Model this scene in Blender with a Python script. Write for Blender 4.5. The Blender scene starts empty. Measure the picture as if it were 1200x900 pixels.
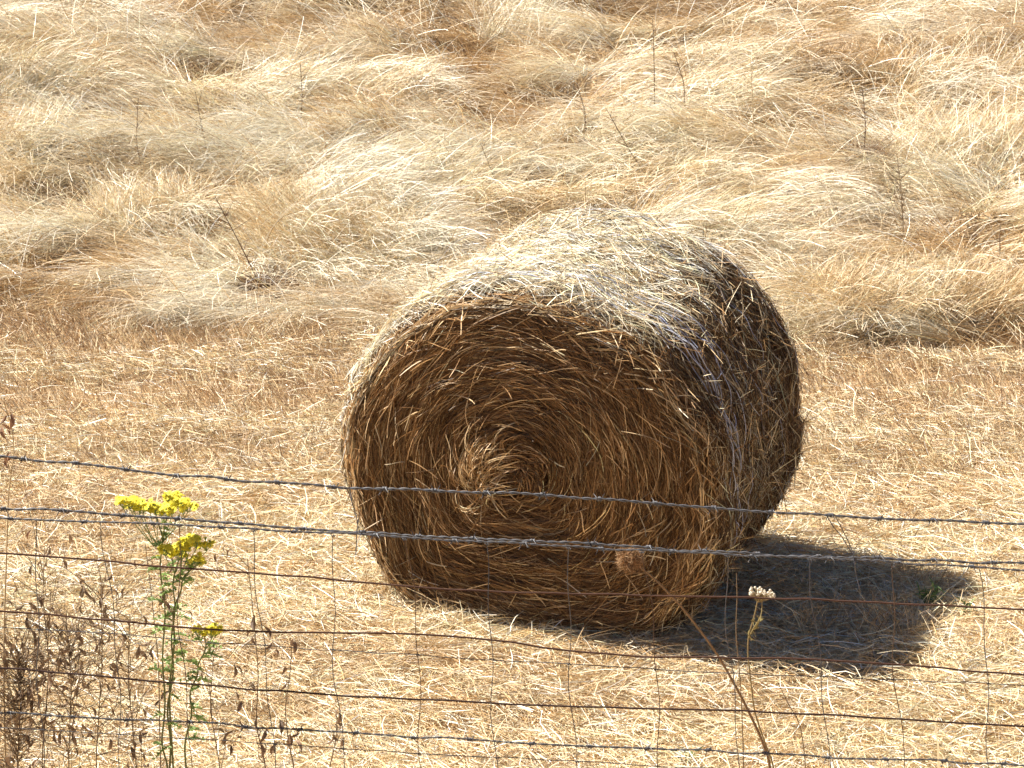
import bpy, math, random
import numpy as np
from mathutils import Vector

rng = np.random.default_rng(7)
random.seed(7)
R = math.radians
scene = bpy.context.scene
C = scene.collection

# ------------------------------------------------------------------ camera frame
F = 3000.0                      # focal length in pixels of the 1200 px wide photo
PITCH = R(17.0)
cp, sp = math.cos(PITCH), math.sin(PITCH)

def ray(u, v):
    a = (u - 600.0) / F; b = -(v - 450.0) / F
    return np.array([a, cp + b * sp, -sp + b * cp])

def at(u, v, Y):                # the point of the vertical plane y = Y seen at a photo pixel
    d = ray(u, v)
    return d * (Y / d[1])

# ------------------------------------------------------------------ noise
class Noise:
    def __init__(s, seed, n=64):
        s.n = n; s.t = np.random.default_rng(seed).random((n, n))
    def __call__(s, x, y):
        x = np.asarray(x, float); y = np.asarray(y, float)
        xi = np.floor(x).astype(int); yi = np.floor(y).astype(int)
        fx = x - xi; fy = y - yi
        fx = fx * fx * (3 - 2 * fx); fy = fy * fy * (3 - 2 * fy)
        n = s.n
        a = s.t[xi % n, yi % n]; b = s.t[(xi + 1) % n, yi % n]
        c = s.t[xi % n, (yi + 1) % n]; d = s.t[(xi + 1) % n, (yi + 1) % n]
        return (a * (1 - fx) + b * fx) * (1 - fy) + (c * (1 - fx) + d * fx) * fy
n1, n2, n3, n4, n5, n6 = [Noise(k) for k in (11, 22, 33, 44, 55, 66)]

# ------------------------------------------------------------------ terrain
_ys = np.arange(-60, 500, 0.05)
_slope = np.interp(_ys, [-60, -6, 0, 5.0, 5.3, 7.6, 8.2, 11.8, 14.0, 15.5, 60, 90, 500],
                   [0, 0, -.25, -.25, -.33, -.33, 0.01, 0.02, .17, .205, .2, .02, 0.0])
_z = np.cumsum(_slope) * 0.05
_z = _z - np.interp(9.56, _ys, _z) - 3.93
HOLLOWS = []                    # small hollows in the lodged grass: x, y, half length, half depth
for (u, v, rx, ry) in [(112, 134, .30, .10), (45, 118, .20, .09), (1110, 388, .42, .10), (1180, 372, .2, .10), (945, 98, .25, .10), (1000, 100, .18, .08), (482, 236, .18, .07),
                       (250, 72, .22, .10), (172, 98, .2, .08), (158, 208, .12, .08), (885, 196, .16, .08), (640, 205, .14, .07), (430, 72, .2, .08), (395, 160, .14, .07), (205, 262, .14, .06),
                       (85, 208, .16, .06), (330, 205, .10, .06), (690, 240, .14, .06), (1010, 182, .2, .07), (770, 120, .14, .07), (560, 40, .2, .09), (820, 40, .25, .09), (70, 305, .16, .06), (1090, 55, .2, .08), (300, 12, .2, .1), (455, 8, .3, .1)]:
    d = ray(u, v); t = np.arange(8, 40, .01); P_ = d[None] * t[:, None]; k = int(np.argmax(P_[:, 2] < np.interp(P_[:, 1], _ys, _z) + .10))
    HOLLOWS.append((P_[k, 0], P_[k, 1], rx, ry))
def hollow(x, y):
    h = np.zeros(np.broadcast(x, y).shape)
    for (a, b, rx, ry) in HOLLOWS:
        q = ((x - a) / rx) ** 2 + ((y - b + .15 * (x - a)) / ry) ** 2
        h = np.maximum(h, np.exp(-q))
    return h
def wave(x, y):                 # the rolled waves of lodged grass, 0 in the hollows and 1 on the crests
    wx = x + (n2(x * .9 + 4, y * .9) - .5) * .9; wy = y + (n1(x * 1.1 + 8, y * 1.3) - .5) * .7 + .10 * x
    a = 1 - np.abs(2 * n4(wx * .95 + 13, wy * 2.3 + 5) - 1); b = 1 - np.abs(2 * n6(wx * 2.3 + 3, wy * 5.0 + 1) - 1)
    return np.clip(.62 * a + .38 * b, 0, 1)
def edge_y(x):                  # where the mown strip ends and the long grass begins
    return 13.28 - .12 * np.clip(x, -3, 3) + 0.30 * (n1(x * .8 + 5, 2.2) - .5) + 0.16 * (n2(x * 2.7, 8.1) - .5)
def ground(x, y):
    x = np.asarray(x, float); y = np.asarray(y, float)
    z = np.interp(y, _ys, _z)
    m = np.clip((y - 13.5 + .25 * np.clip(x - .6, 0, 1)) / 1.0, 0, 1)
    z = z + (n3(x * 1.1 + 9, y * 1.1) - .5) * (.05 + .10 * m) + (n4(x * 3.3, y * 3.6) - .5) * (.02 + .05 * m) + m * .22 * (wave(x, y) - .5)
    z = z + (n5(x * 9, y * 9) - .5) * .018
    return z - .30 * hollow(x, y)
def hit(u, v):                  # ground point under a photo pixel
    d = ray(u, v)
    t = np.arange(6, 60, .01)
    P = d[None] * t[:, None]
    k = np.argmax(P[:, 2] < ground(P[:, 0], P[:, 1]))
    return P[k]

# ------------------------------------------------------------------ mesh tools
class MB:
    def __init__(s): s.v = []; s.f = []; s.c = []; s.n = 0; s.t3 = []
    def add(s, v, q, col):
        v = np.asarray(v, np.float32).reshape(-1, 3); q = np.asarray(q, np.int64)
        col = np.asarray(col, np.float32)
        if col.ndim == 1: col = np.tile(col[:3], (len(v), 1))
        s.v.append(v); s.c.append(col[:, :3])
        (s.f if q.shape[1] == 4 else s.t3).append(q + s.n); s.n += len(v)
    def ribbons(s, pts, w, col, taper=None, roll=None):
        # pts (N,K,3); w (N,) ; col (N,3) : flat blades with a random twist
        N, K, _ = pts.shape
        tan = np.gradient(pts, axis=1)
        rv = rng.normal(size=(N, 1, 3)) if roll is None else np.broadcast_to(roll, (N, 1, 3))
        side = np.cross(tan, rv); side /= np.linalg.norm(side, axis=2, keepdims=True) + 1e-9
        if taper is None: taper = np.linspace(1, .25, K) ** .7
        h = side * (w[:, None, None] * .5 * np.asarray(taper)[None, :, None])
        V = np.stack([pts - h, pts + h], axis=2).reshape(N, K * 2, 3)
        base = (np.arange(N) * K * 2)[:, None, None]
        k = np.arange(K - 1)[None, :, None] * 2
        q = base + k + np.array([0, 1, 3, 2])[None, None, :]
        s.add(V.reshape(-1, 3), q.reshape(-1, 4), np.repeat(col, K * 2, axis=0))
    def tube(s, path, r, col, sides=6):
        path = np.asarray(path, float); K = len(path)
        r = np.broadcast_to(np.asarray(r, float), (K,))
        tan = np.gradient(path, axis=0); tan /= np.linalg.norm(tan, axis=1, keepdims=True) + 1e-12
        ref = np.array([0.31, .22, .92]) if abs(tan[:, 2]).mean() < .8 else np.array([.9, .3, .1])
        a = np.cross(tan, ref); a /= np.linalg.norm(a, axis=1, keepdims=True) + 1e-12
        b = np.cross(tan, a)
        th = np.arange(sides) / sides * 2 * np.pi
        V = path[:, None] + r[:, None, None] * (np.cos(th)[None, :, None] * a[:, None] + np.sin(th)[None, :, None] * b[:, None])
        i, j = np.meshgrid(np.arange(K - 1), np.arange(sides), indexing='ij')
        j2 = (j + 1) % sides
        q = np.stack([i * sides + j, i * sides + j2, (i + 1) * sides + j2, (i + 1) * sides + j], -1).reshape(-1, 4)
        s.add(V.reshape(-1, 3), q, col)
    def build(s, name, mat, parent=None, smooth=False):
        me = bpy.data.meshes.new(name)
        V = np.concatenate(s.v); Cc = np.concatenate(s.c)
        Q = np.concatenate(s.f) if s.f else np.zeros((0, 4), int)
        T = np.concatenate(s.t3) if s.t3 else np.zeros((0, 3), int)
        me.vertices.add(len(V)); me.vertices.foreach_set('co', V.ravel())
        nl = Q.size + T.size
        me.loops.add(nl); me.loops.foreach_set('vertex_index', np.concatenate([Q.ravel(), T.ravel()]).astype(np.int32))
        me.polygons.add(len(Q) + len(T))
        st = np.concatenate([np.arange(len(Q)) * 4, len(Q) * 4 + np.arange(len(T)) * 3]).astype(np.int32)
        me.polygons.foreach_set('loop_start', st)
        me.polygons.foreach_set('use_smooth', np.full(len(st), smooth))
        at_ = me.color_attributes.new('Col', 'FLOAT_COLOR', 'POINT')
        at_.data.foreach_set('color', np.concatenate([Cc, np.ones((len(Cc), 1), np.float32)], 1).astype(np.float32).ravel())
        me.update(calc_edges=True)
        me.materials.append(mat)
        o = bpy.data.objects.new(name, me); C.objects.link(o)
        if parent: o.parent = parent
        return o

def tag(o, label=None, cat=None, group=None, kind=None):
    if label: o['label'] = label
    if cat: o['category'] = cat
    if group: o['group'] = group
    if kind: o['kind'] = kind
    return o
def thing(name, loc, label, cat, group=None):
    o = bpy.data.objects.new(name, None); C.objects.link(o); o.location = loc
    o.empty_display_size = .1
    return tag(o, label, cat, group)
def build_local(mb, name, mat, parent, smooth=False):   # vertices given in world space
    off = np.array(parent.location, np.float32)
    mb.v = [v - off for v in mb.v]
    return mb.build(name, mat, parent, smooth)

# ------------------------------------------------------------------ materials
def straw_mat(name, transl=.25, rough=.42, spec=.4, mottle=.25):
    m = bpy.data.materials.new(name); m.use_nodes = True
    nt = m.node_tree; N = nt.nodes; L = nt.links; N.clear()
    out = N.new('ShaderNodeOutputMaterial'); p = N.new('ShaderNodeBsdfPrincipled')
    t = N.new('ShaderNodeBsdfTranslucent'); mx = N.new('ShaderNodeMixShader'); mx.inputs[0].default_value = transl
    a = N.new('ShaderNodeAttribute'); a.attribute_name = 'Col'
    tc = N.new('ShaderNodeTexCoord'); nz = N.new('ShaderNodeTexNoise'); nz.inputs['Scale'].default_value = 18; nz.inputs['Detail'].default_value = 4
    mr = N.new('ShaderNodeMapRange'); mr.inputs[3].default_value = 1 - mottle; mr.inputs[4].default_value = 1 + mottle
    mul = N.new('ShaderNodeVectorMath'); mul.operation = 'SCALE'
    L.new(tc.outputs['Object'], nz.inputs['Vector']); L.new(nz.outputs['Fac'], mr.inputs[0])
    L.new(a.outputs['Color'], mul.inputs[0]); L.new(mr.outputs[0], mul.inputs['Scale'])
    L.new(mul.outputs[0], p.inputs['Base Color']); L.new(mul.outputs[0], t.inputs['Color'])
    p.inputs['Roughness'].default_value = rough; p.inputs['Specular IOR Level'].default_value = spec
    L.new(p.outputs[0], mx.inputs[1]); L.new(t.outputs[0], mx.inputs[2]); L.new(mx.outputs[0], out.inputs[0])
    return m
def attr_mat(name, rough=.6, metal=0, spec=.4, mottle=.3, scale=60):
    m = straw_mat(name, 0, rough, spec, mottle)
    for n in m.node_tree.nodes:
        if n.type == 'BSDF_PRINCIPLED': n.inputs['Metallic'].default_value = metal
        if n.type == 'TEX_NOISE': n.inputs['Scale'].default_value = scale
    return m
M_grass = straw_mat('dry_grass', .10, .40, .5, .15)
M_straw = straw_mat('loose_straw', .10, .38, .5, .15)
M_bale = straw_mat('bale_straw', .09, .45, .3, .35)
M_green = straw_mat('green_leaf', .3, .5, .3)
M_petal = straw_mat('petal', .3, .6, .2, .12)
M_dead = straw_mat('dead_plant', .12, .6, .25, .3)
M_wire = attr_mat('galvanised_wire', .5, .2, .4, .5, 70)
M_rust = attr_mat('rusty_wire', .75, .2, .3, .45, 120)
M_twine = attr_mat('net_twine', .4, 0, .5, .1)
M_wood = attr_mat('weathered_wood', .8, 0, .2, .3, 14)

def ground_mat():
    m = bpy.data.materials.new('dry_thatch'); m.use_nodes = True
    nt = m.node_tree; N = nt.nodes; L = nt.links
    p = N['Principled BSDF']; p.inputs['Roughness'].default_value = .9; p.inputs['Specular IOR Level'].default_value = .15
    tc = N.new('ShaderNodeTexCoord')
    n_a = N.new('ShaderNodeTexNoise'); n_a.inputs['Scale'].default_value = 1.6; n_a.inputs['Detail'].default_value = 8
    mp = N.new('ShaderNodeMapping'); mp.inputs['Scale'].default_value = (14, 90, 40); mp.inputs['Rotation'].default_value = (0, 0, .12)
    n_b = N.new('ShaderNodeTexNoise'); n_b.inputs['Scale'].default_value = 1; n_b.inputs['Detail'].default_value = 6; n_b.inputs['Distortion'].default_value = 1.2
    cr = N.new('ShaderNodeValToRGB'); cr.color_ramp.elements[0].color = (.30, .19, .10, 1); cr.color_ramp.elements[1].color = (.62, .45, .27, 1)
    cr.color_ramp.elements[0].position = .3; cr.color_ramp.elements[1].position = .7
    ad = N.new('ShaderNodeMath'); ad.operation = 'MULTIPLY_ADD'; ad.inputs[1].default_value = .55
    md = N.new('ShaderNodeMath'); md.operation = 'MULTIPLY'; md.inputs[1].default_value = .45
    bp = N.new('ShaderNodeBump'); bp.inputs['Strength'].default_value = .8; bp.inputs['Distance'].default_value = .02
    L.new(tc.outputs['Object'], n_a.inputs['Vector']); L.new(tc.outputs['Object'], mp.inputs[0]); L.new(mp.outputs[0], n_b.inputs['Vector'])
    L.new(n_a.outputs['Fac'], md.inputs[0]); L.new(n_b.outputs['Fac'], ad.inputs[0]); L.new(md.outputs[0], ad.inputs[2])
    L.new(ad.outputs[0], cr.inputs[0]); L.new(cr.outputs[0], p.inputs['Base Color'])
    L.new(n_b.outputs['Fac'], bp.inputs['Height']); L.new(bp.outputs[0], p.inputs['Normal'])
    return m

# ------------------------------------------------------------------ ground sheet
def axis(lo, a, b, hi, fine, coarse_n):
    l = a - (a - lo) * (np.linspace(1, 0, coarse_n, endpoint=False) ** 2.2)
    r = b + (hi - b) * (np.linspace(0, 1, coarse_n + 1)[1:] ** 2.2)
    return np.concatenate([l, np.arange(a, b, fine), [b], r])
gx = axis(-300, -6, 6, 300, .05, 26); gy = axis(-55, 4.5, 22, 480, .05, 34)
X, Y = np.meshgrid(gx, gy, indexing='ij')
Z = ground(X, Y)
g = MB()
i, j = np.meshgrid(np.arange(len(gx) - 1), np.arange(len(gy) - 1), indexing='ij'); ny = len(gy)
g.add(np.stack([X, Y, Z], -1), np.stack([i * ny + j, (i + 1) * ny + j, (i + 1) * ny + j + 1, i * ny + j + 1], -1).reshape(-1, 4), (.4, .3, .2))
tag(g.build('ground', ground_mat(), smooth=True), kind='structure')

# ------------------------------------------------------------------ grass strands
def strands(x, y, z0, az, e0, e1, L, K=5, drift=None, power=1.0, keep_up=True):
    N = len(x); P = np.zeros((N, K, 3)); P[:, 0] = np.stack([x, y, z0], 1)
    if drift is None: drift = rng.normal(size=N) * .5
    for k in range(1, K):
        t = (k - .5) / (K - 1)
        e = e0 + (e1 - e0) * t ** power; a = az + drift * t
        st = L / (K - 1)
        P[:, k] = P[:, k - 1] + np.stack([np.cos(e) * np.cos(a) * st, np.cos(e) * np.sin(a) * st, np.sin(e) * st], 1)
    if keep_up:
        gz = ground(P[..., 0], P[..., 1]) + .006
        P[..., 2] = np.maximum(P[..., 2], gz + rng.random((N, 1)) * .03)
    return P
def palette(cols, wts, N, jit=.18):
    cols = np.array(cols); idx = rng.choice(len(cols), N, p=np.array(wts) / sum(wts))
    c = cols[idx] * (1 + rng.normal(size=(N, 1)) * jit)
    return np.clip(c, .02, .92)
PALE = (.85, .71, .48); STRAW = (.69, .51, .29); GOLD = (.56, .37, .175); BROWN = (.31, .185, .08); WHITE = (.93, .85, .70); GREY = (.50, .42, .30)

def scatter(n, y0, y1, margin=.35, bias=0):
    # points over the strip of field the photograph looks at (a little wider each side)
    y = y0 + (y1 - y0) * rng.random(n)
    hw = y * .204 + margin
    keep = rng.random(n) < hw / (y1 * .204 + margin)
    y = y[keep]; hw = hw[keep]
    return (rng.random(len(y)) * 2 - 1) * hw, y

# bale position is needed to keep the strands out of it
BX, BY, YAW = .25, 10.07, R(-20.5)       # centre; the axis runs away to the right
ax_dir = np.array([-math.sin(YAW), math.cos(YAW)]); ac_dir = np.array([math.cos(YAW), math.sin(YAW)])
BL = 1.20
def in_bale(x, y, half=.55, hl=.56):
    dx = x - BX; dy = y - BY
    s = dx * ax_dir[0] + dy * ax_dir[1]; t = dx * ac_dir[0] + dy * ac_dir[1]
    return (abs(s) < hl) & (abs(t) < half)

def build_long_grass():
    mb = MB()
    # clumps: each bends its blades over its own way, loosely with its neighbours
    n = 4200
    cx, cy = scatter(n, 12.9, 20.8, .6)
    keep = (cy > edge_y(cx) + .02) & (rng.random(len(cx)) > 1.6 * hollow(cx, cy))
    cx, cy = cx[keep], cy[keep]; n = len(cx)
    wv = wave(cx, cy)
    def flow(x, y):
        side = np.where(n3(x * .9 + 20, y * 1.2 + 7) > .50, 0.0, np.pi)
        return side - .35 * np.cos(side) + (n1(x * 1.4 + 3, y * 2.4) - .5) * 1.9 + (n2(x * 3.6, y * 6.0) - .5) * 1.8
    caz = flow(cx, cy) + rng.normal(size=n) * .30
    tall = n4(cx * 1.1 + 31, cy * 1.4 + 4) * np.where(cx > 1.1, 1, np.clip(.35 + (cy - edge_y(cx)) / 1.0, 0, 1))
    per = rng.integers(32, 90, n)
    idx = np.repeat(np.arange(n), per); N = len(idx)
    rad = (.03 + .13 * rng.random(n))[idx] * np.sqrt(rng.random(N)); th = rng.random(N) * 6.283
    x = cx[idx] + rad * np.cos(th) * 1.5; y = cy[idx] + rad * np.sin(th)
    az = caz[idx] + rng.normal(size=N) * np.where(rng.random(N) < .14, 1.0, .24)
    up = np.clip(.30 + 1.15 * (tall - .38) + rng.normal(size=n) * .2, .1, 1.2)[idx]
    e0 = up * (1.0 + .3 * rng.random(N)); e1 = -.40 + rng.normal(size=N) * .35 + .25 * up
    L = (.15 + .36 * rng.random(N)) * (.7 + .6 * tall[idx])
    P = strands(x, y, ground(x, y), az, e0, e1, L, 6, rng.normal(size=N) * .7, .8)
    ok = np.maximum(hollow(P[:, -1, 0], P[:, -1, 1]), hollow(P[:, 3, 0], P[:, 3, 1])) < .55 + .3 * rng.random(N)
    P = P[ok]; idx = idx[ok]; N = len(P)
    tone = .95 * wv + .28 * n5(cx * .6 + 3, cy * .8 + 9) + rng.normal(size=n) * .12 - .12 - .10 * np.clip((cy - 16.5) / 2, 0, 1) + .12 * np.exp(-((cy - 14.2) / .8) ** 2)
    tone = tone - .55 * hollow(cx, cy + .05)      # clump colour browned round the hollows to paint in their shade
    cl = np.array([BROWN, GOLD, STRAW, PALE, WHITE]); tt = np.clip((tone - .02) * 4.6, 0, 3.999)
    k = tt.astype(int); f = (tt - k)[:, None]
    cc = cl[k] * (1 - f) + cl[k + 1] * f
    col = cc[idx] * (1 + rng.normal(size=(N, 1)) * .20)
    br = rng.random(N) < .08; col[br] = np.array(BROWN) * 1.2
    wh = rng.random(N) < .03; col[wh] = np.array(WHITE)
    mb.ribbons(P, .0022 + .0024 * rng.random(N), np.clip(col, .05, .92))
    # flattened swaths of fine grass flowing between the clumps
    x, y = scatter(110000, 12.9, 20.8, .5); keep = (y > edge_y(x)) & (rng.random(len(x)) > 1.6 * hollow(x, y)); x, y = x[keep], y[keep]; N = len(x)
    az = flow(x, y) + rng.normal(size=N) * .3
    P = strands(x, y, ground(x, y) + rng.random(N) * .05, az, .2 + rng.random(N) * .5, -.25 + rng.normal(size=N) * .2, .18 + .38 * rng.random(N), 5)
    ok = np.maximum(hollow(P[:, -1, 0], P[:, -1, 1]), hollow(P[:, 2, 0], P[:, 2, 1])) < .55 + .3 * rng.random(N)
    P = P[ok]; x = x[ok]; y = y[ok]; N = len(P)
    t = np.clip(wave(x, y) * 2.2 - .75 - 1.2 * hollow(x, y) + rng.normal(size=N) * .15, 0, 1)[:, None]  # swath colour also darkened in the hollows, standing in for shade
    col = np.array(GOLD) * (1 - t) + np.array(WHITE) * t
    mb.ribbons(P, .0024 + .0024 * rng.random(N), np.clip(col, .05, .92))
    # wiry seed stalks standing up out of it
    x, y = scatter(26000, 13.0, 20.8, .5); keep = (y > edge_y(x) + .1) & (n2(x * 1.3 + 2, y * 1.6 + 30) > .35) & (rng.random(len(x)) > 1.5 * hollow(x, y)); x, y = x[keep], y[keep]; N = len(x)
    az = np.where(rng.random(N) < .5, rng.random(N) * 6.283, flow(x, y) + rng.normal(size=N) * .5)
    P = strands(x, y, ground(x, y) + rng.random(N) * .08, az, .3 + 1.1 * rng.random(N), -.2 + rng.random(N) * .9, .18 + .35 * rng.random(N), 5)
    mb.ribbons(P, .0030 + .0018 * rng.random(N), palette([PALE, WHITE, STRAW, GOLD, BROWN], [3, 5, 2, 2, 1.2], N))
    o = mb.build('long_dry_grass', M_grass)
    tag(o, 'tangled long dry grass lying in waves on the slope beyond the mown strip', 'grass', kind='stuff')

def build_tall_patch(u0, u1, v0, v1, n, hmin, hmax, az0, col, wts, e=(1.0, 1.45)):
    # patches of taller grass at the places where the photo shows them
    mb = MB()
    us = rng.uniform(u0, u1, n); vs = rng.uniform(v0, v1, n)
    m = 60; grid = np.array([[hit(u, v)[:2] for u in np.linspace(u0, u1, 5)] for v in np.linspace(v0, v1, 4)])
    fu = (us - u0) / (u1 - u0) * 4; fv = (vs - v0) / (v1 - v0) * 3
    iu = np.minimum(fu.astype(int), 3); iv = np.minimum(fv.astype(int), 2); fu = (fu - iu)[:, None]; fv = (fv - iv)[:, None]
    p = (grid[iv, iu] * (1 - fu) + grid[iv, iu + 1] * fu) * (1 - fv) + (grid[iv + 1, iu] * (1 - fu) + grid[iv + 1, iu + 1] * fu) * fv
    x, y = p[:, 0] + rng.normal(size=n) * .04, p[:, 1] + rng.normal(size=n) * .05
    kp = rng.random(n) > 1.5 * hollow(x, y); x, y = x[kp], y[kp]; n = len(x)
    P = strands(x, y, ground(x, y), az0 + rng.normal(size=n) * .7, rng.uniform(e[0], e[1], n), rng.uniform(.0, .9, n), rng.uniform(hmin, hmax, n), 6)
    mb.ribbons(P, .0026 + .002 * rng.random(n), palette(col, wts, n))
    return mb

def build_mown():
    # stubble
    mb = MB()
    x, y = scatter(200000, 7.6, 13.9, .5)
    rows = .5 + .5 * np.sin(y * 2 * np.pi / .17 + (n1(x * 1.2, y * .8) - .5) * 5)
    dens = np.clip((y - 9.6) / 1.9, .10, 1) * (.55 + .45 * rows) * np.clip(.45 + 1.2 * n6(x * 1.1 + 40, y * 2.4 + 3), 0, 1)
    keep = (rng.random(len(x)) < dens) & (y < edge_y(x) + .15) & ~in_bale(x, y)
    x, y = x[keep], y[keep]; N = len(x)
    lean = y > 11.2
    az = np.where(lean, 2.7 + rng.normal(size=N) * .8, rng.random(N) * 6.283)
    P = strands(x, y, ground(x, y), az, .75 + .5 * rng.random(N), .45 + rng.random(N) * .7, np.where(lean, .05, .035) + .09 * rng.random(N) ** 1.5, 3, keep_up=False)
    mb.ribbons(P, .0028 + .002 * rng.random(N), palette([(.66, .495, .305), (.54, .375, .22), (.35, .225, .13), PALE], [4, 4, 2.6, 3.4], N), taper=[1, .9, .5])
    tag(mb.build('stubble', M_grass), 'short brown stubble left standing across the mown strip', 'stubble', kind='stuff')
    # loose straw lying over it
    mb = MB()
    x, y = scatter(430000, 7.5, 13.9, .45)
    pile = n3(x * 1.3 + 50, y * 3.2 + 2) * .6 + n4(x * 4, y * 6) * .4
    # windrow bands of raked straw run along the mowing direction
    yw = y + (n1(x * .7, 3. + y * .3) - .5) * .35 + (n5(x * 2.5, y * 2.0) - .5) * .25
    cover = np.interp(yw, [10.9, 11.1, 11.4, 11.65, 11.8, 12.05, 12.2, 12.8, 12.92, 13.12, 13.25], [1, .45, .5, 1, 1, .95, .16, .16, .8, .8, .16])
    dens = cover * np.clip(.25 + 1.5 * pile, 0, 1)
    keep = (rng.random(len(x)) < dens) & (y < edge_y(x) + .1) & ~in_bale(x, y)
    x, y, pile = x[keep], y[keep], pile[keep]; N = len(x)
    az = rng.normal(size=N) * .75 + np.where(rng.random(N) < .5, 0, np.pi) + (n2(x * 2, y * 2) - .5) * 2.5
    wild = rng.random(N) < .25; az[wild] = rng.random(wild.sum()) * 6.283
    z0 = ground(x, y) + .004 + rng.random(N) ** 1.4 * (.02 + .07 * pile)
    P = strands(x, y, z0, az, rng.normal(size=N) * .22 + .12, rng.normal(size=N) * .25 - .12, .04 + .21 * rng.random(N) ** 1.7, 4, rng.normal(size=N) * .9)
    mb.ribbons(P, .0016 + .0020 * rng.random(N), np.clip(palette([WHITE, PALE, STRAW, GOLD, BROWN], [3.6, 5, 4.2, 2, .6], N) * (1.08 - .30 * np.clip(2.2 * n6(x * 2.1 + 9, y * 4.5 + 2) - .95, 0, 1)[:, None] * np.array([[.8, 1, 1.2]])), .03, .92), taper=[.8, 1, 1, .6])
    tag(mb.build('loose_straw', M_straw), 'pale loose straw scattered over the mown ground around the bale', 'straw', kind='stuff')

def build_margin():
    # thinner cover outside the strip the photo shows: bank below the fence, and the field to both sides
    mb = MB()
    n = 60000
    x = rng.uniform(-9, 9, n); y = rng.uniform(3.0, 28, n)
    hw = y * .204 + .35
    keep = ((abs(x) > hw) | (y < 7.7) | (y > 20.6))
    x, y = x[keep], y[keep]; N = len(x)
    lg = (y > 13.2) | (y < 7.4)
    L = np.where(lg, .25 + .35 * rng.random(N), .1 + .2 * rng.random(N))
    P = strands(x, y, ground(x, y), rng.random(N) * 6.283, np.where(lg, .5, .15) + .3 * rng.random(N), -.3 + .3 * rng.random(N), L, 4)
    mb.ribbons(P, .006 + .006 * rng.random(N), palette([PALE, STRAW, GOLD, WHITE], [4, 4, 2, 2], N))
    tag(mb.build('field_grass', M_grass), 'dry grass over the bank and the field at the sides', 'grass', kind='stuff')

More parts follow.
